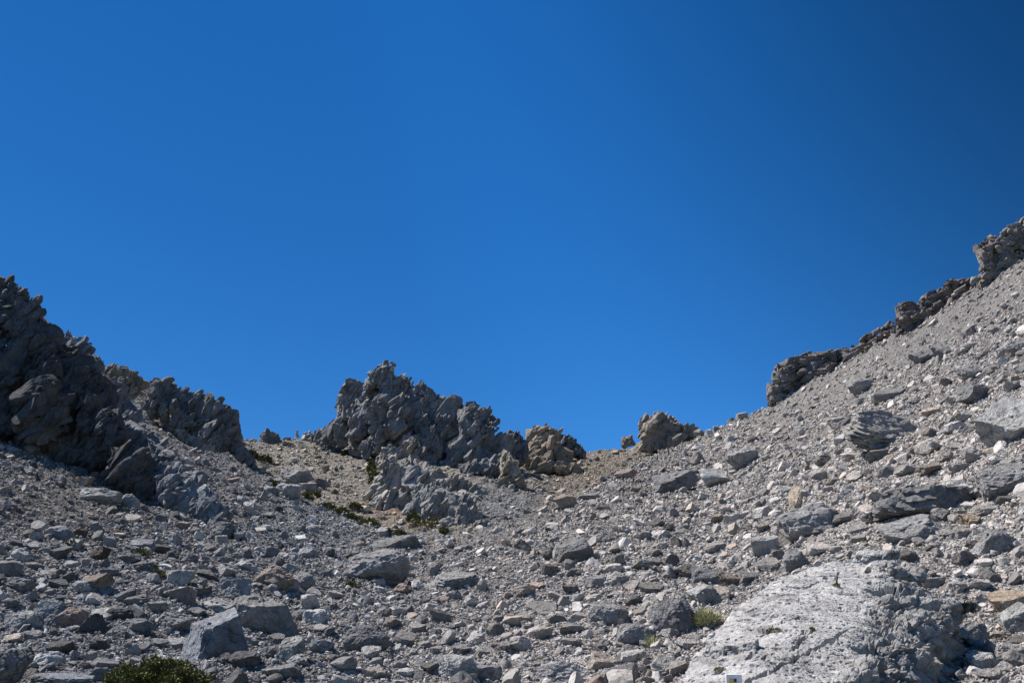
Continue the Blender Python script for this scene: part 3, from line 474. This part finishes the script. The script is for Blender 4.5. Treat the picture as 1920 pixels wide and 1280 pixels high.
# ------------------------------------------------------------------ boulders one can point to
TONE = {'grey': (.325, .315, .305), 'dark': (.235, .229, .225), 'pale': (.42, .41, .39), 'white': (.60, .59, .57), 'blue': (.30, .312, .33), 'pink': (.40, .315, .265), 'tan': (.42, .35, .27), 'orange': (.44, .35, .26), 'brown': (.30, .25, .21)}
B = [  # px, py, width, height, rotation, shape, tone, label, short name
 (1520, 978, 118, 72, 12, 'round', 'grey', 'big grey overhanging boulder uphill of the huge pale boulder', 'overhanging boulder'),
 (1732, 942, 190, 70, 8, 'layered', 'dark', 'wide thinly layered rock jutting from the right slope', 'layered rock'),
 (1708, 990, 112, 62, 18, 'slab', 'grey', 'smooth-topped grey boulder right under the layered rock', 'smooth-topped boulder'),
 (1895, 788, 130, 110, 28, 'slab', 'pale', 'large smooth pale slab cut off by the right edge', 'smooth pale slab'),
 (1882, 902, 100, 72, 20, 'block', 'grey', 'big grey block at the right edge below the smooth pale slab', 'edge block'),
 (1826, 739, 66, 46, 0, 'block', 'dark', 'split dark block with a squared face above the smooth pale slab', 'split block'),
 (1818, 698, 46, 34, 5, 'block', 'grey', 'squat grey block directly above the split dark block', 'squat block'),
 (1900, 654, 56, 40, 20, 'block', 'grey', 'grey block by the right edge below the gravel band', 'upper edge block'),
 (1655, 806, 150, 84, -12, 'layered', 'grey', 'broad half-buried grey slab with a dark slit under its left side', 'half-buried slab'),
 (1616, 724, 50, 34, 10, 'round', 'grey', 'rounded half-buried stone just under the right gravel band', 'rounded buried stone'),
 (1670, 738, 64, 30, 22, 'slab', 'dark', 'long dark tilted slab right of the rounded buried stone', 'long tilted slab'),
 (1728, 670, 48, 30, 10, 'block', 'dark', 'low dark block on the gravel, the left one of two', 'left gravel block'),
 (1768, 660, 44, 32, 15, 'block', 'dark', 'dark rugged block on the gravel, the right one of two', 'right gravel block'),
 (1339, 896, 56, 38, 15, 'block', 'pale', 'pale flat-topped boulder with a dark front below the lone tor', 'flat-topped boulder'),
 (1266, 902, 84, 44, 12, 'slab', 'dark', 'low dark slab left of the pale flat-topped boulder', 'low dark slab'),
 (1392, 857, 58, 46, 15, 'block', 'grey', 'grey boulder uphill of the pale flat-topped boulder', 'uphill boulder'),
 (1174, 888, 44, 20, 10, 'slab', 'brown', 'small brown slab on the crest of the right scree', 'brown crest slab'),
 (1062, 940, 46, 32, 12, 'block', 'brown', 'brown block with dark hollow on the scree crest below the tan-brown outcrop', 'brown crest block'),
 (1104, 930, 40, 16, 8, 'slab', 'dark', 'flat dark stone right of the brown crest block', 'flat crest stone'),
 (1076, 1031, 66, 56, 5, 'block', 'dark', 'dark blocky boulder alone in the middle of the right scree', 'mid-scree boulder'),
 (1052, 1034, 30, 42, 0, 'round', 'grey', 'grey lump leaning on the dark mid-scree boulder', 'leaning lump'),
 (1158, 1052, 30, 28, 0, 'wedge', 'dark', 'small dark wedge right of the dark mid-scree boulder', 'small dark wedge'),
 (1118, 1090, 40, 26, 0, 'block', 'grey', 'grey block below the small dark wedge', 'lower grey block'),
 (1499, 809, 20, 26, 5, 'wedge', 'pale', 'small pale triangular stone standing high on the right slope', 'pale triangle'),
 (1432, 1024, 52, 42, 10, 'block', 'pale', 'bright pale block left of the overhanging boulder', 'bright pale block'),
 (1492, 938, 26, 62, 25, 'slab', 'tan', 'tall tan slab standing on edge above the overhanging boulder', 'standing tan slab'),
 (1492, 1050, 44, 46, 30, 'block', 'dark', 'dark upright block at the top left of the huge pale boulder', 'dark upright block'),
 (1820, 975, 40, 28, 5, 'block', 'orange', 'orange-tan stone right of the layered rock', 'orange stone'),
 (1864, 1016, 78, 50, -8, 'block', 'grey', 'grey boulder below the orange-tan stone', 'grey boulder under the orange one'),
 (1896, 1128, 84, 50, 30, 'slab', 'orange', 'tilted orange-stained slab at the right edge', 'orange slab'),
 (1908, 1160, 60, 64, 10, 'block', 'pale', 'grey-white block leaning on the orange-stained slab', 'white edge block'),
 (1318, 1113, 56, 38, 25, 'block', 'pale', 'pale faceted block left of the huge pale boulder', 'pale faceted block'),
 (1324, 1080, 50, 36, 0, 'block', 'dark', 'dark block directly above the pale faceted block', 'dark block above'),
 (1365, 1085, 38, 30, 0, 'block', 'brown', 'brownish block between two dark ones by the huge pale boulder', 'brownish block'),
 (1404, 1082, 44, 30, 10, 'block', 'dark', 'dark block touching the upper left of the huge pale boulder', 'dark touching block'),
 (1264, 1158, 76, 70, 10, 'round', 'dark', 'rough dark boulder just left of the grass tuft', 'rough dark boulder'),
 (1192, 1192, 66, 46, 5, 'round', 'grey', 'rough grey boulder below left of the grass tuft', 'rough grey boulder'),
 (1140, 1150, 70, 50, 0, 'round', 'grey', 'weathered grey lump farther left of the rough dark boulder', 'weathered lump'),
 (1194, 1226, 70, 30, -5, 'slab', 'dark', 'dark flat block under the rough grey boulder', 'dark flat block'),
 (1250, 1250, 52, 40, 20, 'wedge', 'pale', 'pale wedge at the bottom edge beside the huge pale boulder', 'pale bottom wedge'),
 (1062, 1262, 100, 44, 18, 'slab', 'pale', 'pair-like pale slab with a split on the bottom edge at the centre', 'split bottom slab'),
 (1165, 1262, 60, 40, 25, 'slab', 'grey', 'grey tilted slab on the bottom edge right of the split slab', 'tilted bottom slab'),
 (850, 1250, 84, 46, 12, 'round', 'pale', 'large pale rounded rock on the bottom edge left of centre', 'pale rounded rock'),
 (910, 1264, 56, 34, 0, 'block', 'grey', 'grey block on the bottom edge right of the pale rounded rock', 'bottom grey block'),
 (1815, 1190, 66, 46, 0, 'block', 'grey', 'squared grey block just right of the huge boulder\'s dark end', 'squared block'),
 (1842, 1240, 60, 40, 10, 'block', 'pale', 'pale block in the lower right corner below the squared block', 'corner pale block'),
 (1690, 1262, 32, 40, 5, 'block', 'white', 'small white block at the bottom edge under the huge boulder\'s dark end', 'small white block'),
 (1895, 1225, 56, 46, 10, 'round', 'grey', 'grey rounded rock in the bottom right corner', 'corner rounded rock'),
 (1760, 1262, 56, 36, 0, 'block', 'grey', 'grey block on the bottom edge right of the small white block', 'bottom edge block'),
 (553, 891, 72, 42, 8, 'wedge', 'grey', 'big domed boulder on the tan slope left of the central peak', 'domed boulder'),
 (541, 920, 48, 32, -10, 'round', 'pale', 'pale rough rock just below the big domed boulder', 'pale rough rock'),
 (578, 914, 36, 22, 0, 'block', 'grey', 'grey block below the right side of the big domed boulder', 'block under the dome'),
 (600, 903, 24, 18, 0, 'block', 'dark', 'small dark rock right of the big domed boulder', 'small dark rock by the dome'),
 (190, 931, 80, 36, -12, 'round', 'pale', 'large pale smooth boulder below the dark crag', 'pale smooth boulder'),
 (243, 939, 38, 30, -5, 'round', 'blue', 'blue-grey boulder touching the right side of the pale smooth boulder', 'blue-grey neighbour'),
 (159, 903, 34, 22, 10, 'wedge', 'tan', 'tan wedge just above the pale smooth boulder', 'tan wedge'),
 (409, 996, 56, 40, 0, 'round', 'dark', 'very dark boulder at the foot of the blue-grey rib', 'dark rib-foot boulder'),
 (742, 1016, 92, 26, 4, 'slab', 'dark', 'long dark slab lying below the green patch', 'long dark slab'),
 (708, 1062, 112, 66, 8, 'round', 'grey', 'broad rough grey rock with a shaded left face mid-slope', 'broad rough rock'),
 (850, 1086, 90, 40, 12, 'layered', 'grey', 'ridged grey rock ledge right of the broad rough rock', 'ridged ledge'),
 (512, 1084, 74, 50, 5, 'round', 'brown', 'brown-grey rounded boulder with dark shadowed side left of centre', 'brown-grey boulder'),
 (568, 1088, 42, 36, 0, 'round', 'grey', 'grey round rock right of the brown-grey rounded boulder', 'grey round rock'),
 (443, 1105, 60, 44, 15, 'block', 'grey', 'grey faceted boulder above the big cracked boulder', 'grey faceted boulder'),
 (505, 1156, 106, 80, 18, 'block', 'grey', 'big grey boulder right of the cracked blue-grey boulder', 'big grey boulder'),
 (592, 1158, 48, 34, 10, 'round', 'white', 'white boulder right of the big grey boulder', 'white boulder'),
 (415, 1192, 112, 104, 15, 'block', 'blue', 'big cracked blue-grey boulder with a shaded notch in front', 'cracked boulder'),
 (372, 1212, 60, 80, 30, 'slab', 'blue', 'light blue-grey slab leaning on the left of the cracked boulder', 'leaning slab'),
 (412, 1136, 56, 34, 15, 'block', 'pale', 'pale block perched above the cracked boulder', 'perched pale block'),
 (265, 1022, 46, 26, 0, 'block', 'blue', 'blue-grey block behind a green plant on the left scree', 'block behind the plant'),
 (110, 1000, 54, 30, 8, 'round', 'blue', 'bluish mound of rock on the brown gravel at left', 'bluish mound'),
 (180, 1093, 56, 38, 5, 'block', 'brown', 'brown block with a dark underside on the left scree', 'brown block'),
 (235, 1116, 36, 32, 0, 'block', 'dark', 'black-looking block right of the brown block', 'black block'),
 (98, 1150, 66, 52, 12, 'slab', 'blue', 'blue-grey slab left of the pinkish boulder', 'blue-grey slab'),
 (134, 1160, 54, 44, 0, 'block', 'pink', 'pinkish boulder near the lower left corner', 'pinkish boulder'),
 (192, 1150, 44, 26, 10, 'slab', 'pale', 'pale flat stone right of the pinkish boulder', 'pale flat stone'),
 (46, 1165, 70, 40, 10, 'slab', 'pale', 'pale ribbed slab near the left edge', 'pale ribbed slab'),
 (325, 1165, 66, 38, -18, 'block', 'grey', 'long dark-faced rock with a pale tip above the bush', 'dark-faced rock'),
 (226, 1186, 44, 28, 12, 'wedge', 'grey', 'grey wedge with a flat face above the bush', 'grey wedge'),
 (88, 1238, 60, 34, -20, 'round', 'white', 'white smooth curved rock in the lower left corner', 'white curved rock'),
 (24, 1246, 72, 66, 0, 'block', 'dark', 'big dark block in the bottom left corner', 'dark corner block'),
 (120, 1272, 100, 26, 0, 'slab', 'blue', 'flat bluish slab on the bottom edge left of the bush', 'flat bluish slab'),
 (190, 1246, 50, 28, 0, 'round', 'dark', 'dark low rock touching the left side of the bush', 'low rock by the bush'),
 (335, 1082, 56, 28, 12, 'slab', 'pale', 'pale slab on the left scree above the perched pale block', 'pale left slab'),
 (688, 1196, 80, 50, 0, 'round', 'dark', 'dark rough rock cluster-like lump at lower centre left', 'dark rough lump'),
 (545, 1216, 50, 50, 15, 'slab', 'pale', 'pale upright slab below the big grey boulder', 'pale upright slab'),
 (603, 1214, 44, 30, 5, 'slab', 'blue', 'bluish flat stone below the white boulder', 'bluish flat stone'),
 (530, 1256, 70, 28, 10, 'slab', 'dark', 'dark flat slab on the bottom edge below the pale upright slab', 'dark bottom slab'),
 (375, 1022, 18, 12, 0, 'block', 'white', 'small bright white stone on the left scree below the dark boulder', 'bright white stone'),
 (498, 988, 20, 11, 0, 'round', 'white', 'small white stone on the blue-grey debris', 'white debris stone'),
 (676, 1020, 18, 12, 0, 'round', 'pink', 'small pinkish-white stone left of the long dark slab', 'pinkish-white stone'),
]
occupied = []
for k, (x, y, w, h, rot, kind, tone, label, short) in enumerate(B):
    V, Fc = rock(5000 + k * 13, 5 if w * h > 2200 else 4, kind)
    if kind in ('round', 'layered', 'slab', 'block'): V = fit(V, rot, 0 if kind == 'block' else rng.uniform(0, 90), rng.uniform(26, 42))
    else: V = fit(V, rot, rng.uniform(0, 360), 25)
    d0 = gd(x, y + h * .42); dep = .5 * (w + h) * .9
    dd = d0 + .30 * dep * d0 / FPX; s = dd / FPX
    V = V * np.array([w * .54, dep * .5, h * .56]) * s
    hh = V[:, 2].max(); V[:, 2] -= .12 * hh
    cpt = pt(x, y, dd)[()]
    c = np.array(TONE[tone]) * (1 + .25 * pnoise(V / (s * 14) + k) + .15 * pnoise(V / (s * 4)))[:, None]
    o = mesh_np('boulder', V, Fc, M_boulder, tint=np.clip(c, .04, .8)); o.location = cpt
    tag(o, label, 'boulder'); occupied.append((x, y, w, h))
occupied += [(1540, 1165, 430, 190), (1740, 1160, 120, 110), (1420, 1275, 240, 90), (1560, 1275, 200, 90)]

# ------------------------------------------------------------------ scattered stones: a scale-free field, biggest ones individual, the rest one rubble mass
def clear_of(px, py, pad):
    ok = np.ones(len(px), bool)
    for (x, y, w, h) in occupied: ok &= ((px - x) / (w * .5 + pad)) ** 2 + ((py - y) / (h * .5 + pad)) ** 2 > .9
    return ok
def size_field(px, py, back):
    f = np.ones(len(px))
    crest = np.interp(px, KP, YC)
    band = np.clip(1 - (py - crest) / 95, 0, 1) * np.clip((px - 1420) / 200, 0, 1); f -= .72 * band
    f -= .5 * np.exp(-((px - 120) / 170) ** 2 - ((py - 955) / 55) ** 2)
    f *= np.where(back, .8, 1.0)
    f *= np.clip(.55 + (py - crest) / 420, .5, 1.15)
    f *= 1 + .30 * pnoise(np.stack([px / 90, py / 50, px * 0], 1)) + .34 * pnoise(np.stack([(px + py * .9) / 60, (py - px * .3) / 260, px * 0 + 5], 1))
    return np.clip(f, .42, 1.4)
def batch(n, smin, smax):
    px = rng.uniform(-260, 2180, n); py = rng.uniform(330, 1400, n); keep = py > np.interp(px, KP, np.minimum(YC, YS)) - 5
    px, py = px[keep], py[keep]; P, bk = ground(px, py); nn = ground.n; ok = ~np.isnan(P[:, 0]); px, py, P, bk, nn = px[ok], py[ok], P[ok], bk[ok], nn[ok]
    q = rng.uniform(0, 1, len(px)); al = 2.45; s = (smin ** -al + q * (smax ** -al - smin ** -al)) ** (-1 / al)      # N(>s) ~ s^-a
    f = size_field(px, py, bk); s2 = s * f
    return px, py, P, bk, s2, f, nn
A_px, A_py, A_P, A_bk, A_s, A_f, A_n = batch(980000, 2.9, 44)
m = (A_s > 1.9) & ~((A_s > 10) & ~clear_of(A_px, A_py, -1))
# thin the very large ones so that they do not overlap each other
order = np.argsort(-A_s); A = [a[order] for a in (A_px, A_py, A_P, A_bk, A_s, A_f, A_n)]; m = m[order]
A = [a[m] for a in A]
keep = np.ones(len(A[0]), bool); gx = {}
for i in range(len(A[0])):
    if A[4][i] < 9: break
    hit = False; cx, cy = int(A[0][i] // 60), int(A[1][i] // 60)
    for ax in (-1, 0, 1):
        for ay in (-1, 0, 1):
            for j in gx.get((cx + ax, cy + ay), ()):
                if math.hypot(A[0][i] - A[0][j], (A[1][i] - A[1][j]) * 1.3) < .36 * (A[4][i] + A[4][j]): hit = True
    if hit: keep[i] = False
    else: gx.setdefault((cx, cy), []).append(i)
A = [a[keep] for a in A]; px, py, P, bk, sz, ff, nn = A
inview = (px > 8) & (px < 1912) & (py < 1272) & (py > 300)
NIND = 205
ind = np.zeros(len(px), bool); ind[np.nonzero(inview)[0][:NIND]] = True
def stone_tint(px, py, bk):
    z = zone(px, py, bk); n = len(px); k = rng.lognormal(-.04, .40, n)[:, None]; c = z * k * .95
    u_ = rng.uniform(0, 1, n)
    c[u_ < .035] *= np.array([1.17, 1.0, .89]); c[(u_ > .035) & (u_ < .11)] *= np.array([1.08, 1.0, .93]); c[u_ > .975] *= 1.25
    return np.maximum(c * np.minimum(1, .54 / c.max(1))[:, None], .05)
tn = stone_tint(px, py, bk)
LAB = {}
SHAPES = ('block', 'wedge', 'slab', 'round')
def nearest_landmark(x, y):
    best = min(B, key=lambda b: ((b[0] - x) / (1 + b[2] * .01)) ** 2 + ((b[1] - y) * 1.2) ** 2)
    dx, dy = x - best[0], y - best[1]; r = math.hypot(dx, dy)
    if abs(dx) > abs(dy) * 2.2: w = 'right of' if dx > 0 else 'left of'
    elif abs(dy) > abs(dx) * 2.2: w = 'below' if dy > 0 else 'above'
    else: w = ('below' if dy > 0 else 'above') + (' right of' if dx > 0 else ' left of')
    near = 'just ' if r < 55 else ('well ' if r > 120 else '')
    return near + w + ' the ' + best[8]
idx = np.nonzero(ind)[0]; shapes = []
for q, i in enumerate(idx):
    kind = SHAPES[int(rng.choice(4, p=[.4, .25, .2, .15]))]; shapes.append(kind); lum = tn[i].mean(); hue = tn[i][0] / tn[i][2]
    base = zone(px[i:i + 1], py[i:i + 1], bk[i:i + 1]).mean(); rel = lum / base
    col = ('pinkish' if hue > 1.36 else 'tan') if hue > 1.28 else ('pale grey' if rel > 1.25 else 'dark grey' if rel < .78 else 'grey')
    size = 'large' if sz[i] > 30 else 'fair-sized' if sz[i] > 23 else 'small'
    lab = f"{size} {col} {dict(block='blocky', wedge='wedge-shaped', slab='flat', round='rounded')[kind]} stone {nearest_landmark(px[i], py[i])}"
    LAB.setdefault(lab, []).append(i)
label_of = {}
for lab, ii in LAB.items():
    if len(ii) == 1: label_of[ii[0]] = lab; continue
    ii = sorted(ii, key=lambda k: py[k])
    for q, k in enumerate(ii):
        w = 'uppermost' if q == 0 else 'lowest' if q == len(ii) - 1 else ['second', 'third', 'fourth', 'fifth', 'sixth', 'seventh'][q - 1] + ' highest'
        label_of[k] = f"{lab}, {w} of {len(ii)}"
for q, i in enumerate(idx):
    V, Fc = rock(20000 + q * 3, 4 if sz[i] > 22 else 3, shapes[q]); s = P[i, 1] / FPX
    V = fit(V, rng.uniform(-22, 22), rng.uniform(0, 360), rng.uniform(12, 45))
    ax = np.array([rng.uniform(.85, 1.2), rng.uniform(.7, 1.1), rng.uniform(.5, .8)])
    V = V * ax * sz[i] * .5 * s
    o = mesh_np('stone', V, Fc, M_boulder, tint=np.clip(tn[i] * (1 + .2 * pnoise(V / (s * 5) + q))[:, None], .04, .8)); o.location = P[i] + np.array([0, 0, .22 * ax[2] * sz[i] * s])
    tag(o, label_of[i], 'stone', 'larger loose stones on the scree')
# the rubble mass
rest = ~ind
def pile(sel, sub, nvar, seed0):
    ii = np.nonzero(sel)[0]; Vs, Fs, Ts, n = [], [], [], 0
    var = rng.integers(0, nvar, len(ii))
    for v in range(nvar):
        V, Fc = rock(seed0 + v, sub, ('wedge', 'block', 'wedge', 'slab')[v % 4] if sub > 1 else 'wedge')
        V = fit(V, 0, 0, 0); jj = ii[var == v]; m_ = len(jj)
        if not m_: continue
        yaw, ti, tj = rng.uniform(0, 6.283, m_), rng.normal(0, .42, m_) - nn[jj, 0], rng.normal(0, .42, m_) - nn[jj, 1]
        ax = np.stack([rng.uniform(.75, 1.3, m_), rng.uniform(.65, 1.0, m_), rng.uniform(.42, .95, m_)], 1) * (sz[jj] * .5 * P[jj, 1] / FPX)[:, None]
        Q = V[None] * ax[:, None]; c, s = np.cos(yaw)[:, None], np.sin(yaw)[:, None]
        x, y, z = Q[..., 0] * c - Q[..., 1] * s, Q[..., 0] * s + Q[..., 1] * c, Q[..., 2]
        c, s = np.cos(ti)[:, None], np.sin(ti)[:, None]; x, z = x * c - z * s, x * s + z * c
        c, s = np.cos(tj)[:, None], np.sin(tj)[:, None]; y, z = y * c - z * s, y * s + z * c
        Q = np.stack([x, y, z], -1) + P[jj][:, None] + np.array([0, 0, 1.]) * (ax[:, 2] * rng.uniform(.1, .65, m_))[:, None, None]
        Vs.append(Q.reshape(-1, 3)); Fs.append((Fc[None] + (np.arange(m_) * len(V))[:, None, None] + n).reshape(-1, 3)); Ts.append(np.repeat(tn[jj], len(V), 0)); n += m_ * len(V)
    return np.concatenate(Vs), np.concatenate(Fs), np.concatenate(Ts)
print('COUNTS', len(px), (sz<6).sum(), ((sz>=6)&(sz<13)).sum(), (sz>=13).sum(), sz[:5], (sz>28).sum(), flush=True)
parts_ = [pile(rest & (sz < 6), 1, 16, 300), pile(rest & (sz >= 6) & (sz < 13), 2, 20, 340), pile(rest & (sz >= 13), 3, 24, 380)]
n = 0; Fs = []
for V, Fc, t_ in parts_: Fs.append(Fc + n); n += len(V)
print('stones', len(px), 'rubble verts', n)
tag(mesh_np('rubble', np.concatenate([p[0] for p in parts_]), np.concatenate(Fs), M_stone, tint=np.concatenate([p[2] for p in parts_])), 'loose grey rubble covering the slopes', 'scree', kind='stuff')

# ------------------------------------------------------------------ plants
M_bush = leaf_material('bush_leaf', (.105, .112, .032)); M_leaf = leaf_material('shrub_leaf', (.09, .10, .035)); M_grass = leaf_material('tuft_leaf', (.40, .41, .24)); M_moss = leaf_material('cushion_leaf', (.115, .115, .05))
M_twig = leaf_material('twig', (.12, .085, .05))
def cushion(name, seed, w, h, n, leaf, mat, parent=None, flat_=1.0, grassy=False):
    r = np.random.default_rng(seed); ph = r.uniform(0, 2 * math.pi, n); el = np.arcsin(r.uniform(-.05, 1, n))
    D = np.stack([np.cos(el) * np.cos(ph), np.cos(el) * np.sin(ph), np.sin(el)], 1)
    rad = (1 + .36 * pnoise(D * 2.3 + seed) + .26 * pnoise(D * 6 + seed)) * (1 - r.uniform(0, 1, n) ** 2.2 * .45)
    Pc = D * rad[:, None] * np.array([w / 2, w / 2 * flat_, h])
    a = D * .9 + r.normal(size=(n, 3)) * (.35 if grassy else .8) + np.array([0, 0, .4]); a /= np.linalg.norm(a, axis=1)[:, None]
    b = np.cross(a, r.normal(size=(n, 3))); b /= np.linalg.norm(b, axis=1)[:, None]
    ln = leaf * r.uniform(.6, 1.5, n)[:, None] * (2.2 if grassy else 1); wd = leaf * (.14 if grassy else .42) * r.uniform(.7, 1.3, n)[:, None]
    V = np.stack([Pc, Pc + a * ln * .5 + b * wd, Pc + a * ln, Pc + a * ln * .5 - b * wd], 1).reshape(-1, 3)
    t = np.repeat((r.lognormal(0, .35, n))[:, None] * np.array([1, 1, 1]) * (1 + .5 * r.uniform(-.3, 1, n)[:, None] * np.array([.7, .3, .1])), 4, 0)
    return mesh_np(name, V, np.arange(4 * n).reshape(-1, 4), mat, parent, tint=t)
def twigs(seed, w, h, n, th, parent):
    r = np.random.default_rng(seed); Vs, Fs = [], []
    for k in range(n):
        an, e = r.uniform(0, 6.283), r.uniform(.15, 1.4); tip = np.array([math.cos(an) * math.cos(e) * w * .5, math.sin(an) * math.cos(e) * w * .5, math.sin(e) * h]) * r.uniform(.8, 1.08)
        mid = tip * .5 + r.normal(size=3) * .05 * w
        q = [np.array([math.cos(t), math.sin(t), 0]) for t in (0, 2.1, 4.2)]
        b0 = len(Vs) * 9; Vs.append(np.array([c * s for c in [1] for s in [1]]).reshape(-1)[:0] if False else np.concatenate([[x * th for x in q], [mid + x * th * .7 for x in q], [tip + x * th * .3 for x in q]]))
        for s in (0, 3):
            for j in range(3): Fs.append([b0 + s + j, b0 + s + (j + 1) % 3, b0 + s + 3 + (j + 1) % 3, b0 + s + 3 + j])
    V = np.concatenate(Vs); return mesh_np('stem', V, np.array(Fs), M_twig, parent, tint=np.ones_like(V))
def plant(name, label, cat, px, py, w, h, mat, n, leafpx, seed, grassy=False, group=None, at=None, stems=0, deep=1.0):
    if at is None: P0 = ground(px, min(py + h * .5, 1400))[0][0]
    else: P0 = np.array(at)
    s = P0[1] / FPX
    e = bpy.data.objects.new(name, None); e.location = P0; C.collection.objects.link(e); tag(e, label, cat, group)
    cushion('foliage', seed, w * s, h * s * 1.05, n, leafpx * s, mat, e, deep, grassy)
    if stems: twigs(seed, w * s, h * s, stems, .006, e)
    return e
_d = ground(284, 1279)[0][0][1]; P0 = ground(960 + (284 - 960) * min(1., _d / 12), 1279)[0][0]
e = bpy.data.objects.new('bush', None); e.location = P0 - np.array([0, 0, .12]); C.collection.objects.link(e)
tag(e, 'dense dark green spiny bush at the bottom edge below the cracked boulder', 'bush', None)
s = P0[1] / FPX
cushion('foliage', 41, 172 * s, 50 * s, 30000, 4.4 * s, M_bush, e)
twigs(41, 172 * s, 54 * s, 420, .005, e)
plant('grass_tuft', 'light green grassy tuft at the left side of the huge pale boulder', 'grass tuft', 1326, 1164, 46, 20, M_grass, 2600, 5, 51, True)
G = 'small green cushion plants on the slopes'
PL = [(1218, 1207, 22, 10, M_grass, 'faded low tuft between the rough grey boulder and the grass tuft'), (262, 1036, 34, 12, M_moss, 'green cushion plant in front of the blue-grey block on the left scree'), (275, 1062, 26, 9, M_moss, 'flat green plant between stones below the blue-grey block'),
      (296, 1078, 26, 9, M_moss, 'bright low plant just left of the pale left slab'), (137, 1021, 30, 12, M_leaf, 'dark green plant in the shade under the bluish mound'), (27, 1093, 26, 10, M_leaf, 'dark round plant near the left edge of the scree'),
      (345, 948, 14, 12, M_moss, 'tiny green plant in the shadow of the blue-grey rib'), (657, 1096, 22, 12, M_leaf, 'green plant at the left foot of the broad rough rock'), (697, 874, 14, 22, M_leaf, 'upper dark green shrub in the gully left of the pale buttress'), (701, 894, 20, 26, M_leaf, 'lower dark green shrub in the gully left of the pale buttress'),
      (574, 929, 26, 9, M_moss, 'green cushion right below the block under the domed boulder'), (592, 927, 16, 9, M_moss, 'small green cushion at the right of the domed boulder group'), (612, 949, 30, 8, M_moss, 'flat green cushion on the edge of the blue-grey debris'), (640, 957, 26, 8, M_moss, 'thin green strip of plants farther along the debris edge'),
      (690, 979, 40, 10, M_moss, 'long green cushion on the debris edge below the gully'), (660, 968, 20, 7, M_moss, 'small olive cushion in the middle of the debris edge'), (664, 947, 18, 9, M_moss, 'round green cushion standing alone on the tan slope'), (728, 996, 18, 6, M_moss, 'small green strip just left of the long dark slab top'), (752, 999, 18, 7, M_moss, 'small green plant just above the long dark slab'),
      (775, 970, 26, 14, M_leaf, 'darkest plant of the green patch below the pale buttress'), (795, 982, 44, 14, M_moss, 'widest plant of the green patch below the pale buttress'), (818, 978, 24, 10, M_moss, 'right-hand plant of the green patch below the pale buttress'), (832, 995, 14, 10, M_moss, 'plant under the ribbed slab at the edge of the green patch'),
      (742, 940, 36, 8, M_moss, 'narrow green strip on the red-brown soil under the pale buttress'), (510, 906, 16, 8, M_moss, 'little green plant just left of the pale rough rock'), (496, 860, 26, 10, M_leaf, 'dark plant on the tan slope near the stepped crag tail'), (472, 852, 20, 10, M_leaf, 'dark plant in the hollow behind the stepped crag'), (647, 850, 12, 6, M_leaf, 'dark plant under the left foot of the central peak')]
for k, (x, y, w, h, mt, lab) in enumerate(PL):
    plant('cushion_plant', lab, 'plant', x, y, w, h, mt, 420, 4.2, 60 + k, mt is M_grass, G)
for k, (x, y, w, h, lab) in enumerate([(1350, 1254, 20, 10, 'olive plant growing in the pale boulder near the trail sign'), (1568, 1092, 7, 24, 'thin green line of plants in the upper crack of the pale boulder'), (1452, 1180, 24, 9, 'green plant in the cross-shaped crack of the pale boulder'), (1522, 1176, 6, 16, 'tiny green plant in the lower crack of the pale boulder')]):
    hp, hn = on_pale(x, y + h * .3)
    if hp is not None: plant('cushion_plant', lab, 'plant', x, y, w, 4 if h > w else h * .5, M_moss, 260, 2.6, 120 + k, False, G, at=hp, deep=h / w * 1.3 if h > w else 1.0)

# ------------------------------------------------------------------ trail sign painted plate on the pale boulder
def flat_mat(name, col):
    m = bpy.data.materials.new(name); m.use_nodes = True; b = m.node_tree.nodes['Principled BSDF']; b.inputs['Roughness'].default_value = .6
    nz = m.node_tree.nodes.new('ShaderNodeTexNoise'); nz.inputs['Scale'].default_value = 60
    mx = m.node_tree.nodes.new('ShaderNodeMixRGB'); mx.inputs[1].default_value = (*[c * .88 for c in col], 1); mx.inputs[2].default_value = (*col, 1)
    m.node_tree.links.new(nz.outputs[0], mx.inputs[0]); m.node_tree.links.new(mx.outputs[0], b.inputs['Base Color']); return m
hp, hn = on_pale(1375, 1282)
if hp is None: hp, hn = on_pale(1375, 1272)
if hp is not None:
    s = hp.y / FPX; e = bpy.data.objects.new('trail_sign', None); C.collection.objects.link(e)
    e.location = hp + Vector((0, -.03, .01)); e.rotation_euler = (R(8), 0, R(4))
    tag(e, 'small white trail sign with a yellow square on the pale boulder', 'sign')
    def plate(name, x0, x1, z0, z1, y0, y1, mat):
        bm = bmesh.new(); bmesh.ops.create_cube(bm, size=1)
        for v in bm.verts: v.co = Vector((x0 + (x1 - x0) * (v.co.x + .5), y0 + (y1 - y0) * (v.co.y + .5), z0 + (z1 - z0) * (v.co.z + .5))) * s
        bmesh.ops.bevel(bm, geom=bm.edges[:], offset=.3 * s, segments=1, affect='EDGES')
        me = bpy.data.meshes.new(name); bm.to_mesh(me); bm.free(); me.materials.append(mat); o = bpy.data.objects.new(name, me); o.parent = e; C.collection.objects.link(o)
    plate('panel', -14, 14, -16, 15, -2, 2, flat_mat('sign_white', (.85, .85, .83)))
    plate('yellow_square', -8, -1.5, -3, 8, -3, -2.2, flat_mat('sign_yellow', (.75, .52, .08)))
    plate('black_square', -.5, 4.5, 2, 8, -3, -2.2, flat_mat('sign_black', (.03, .03, .035)))
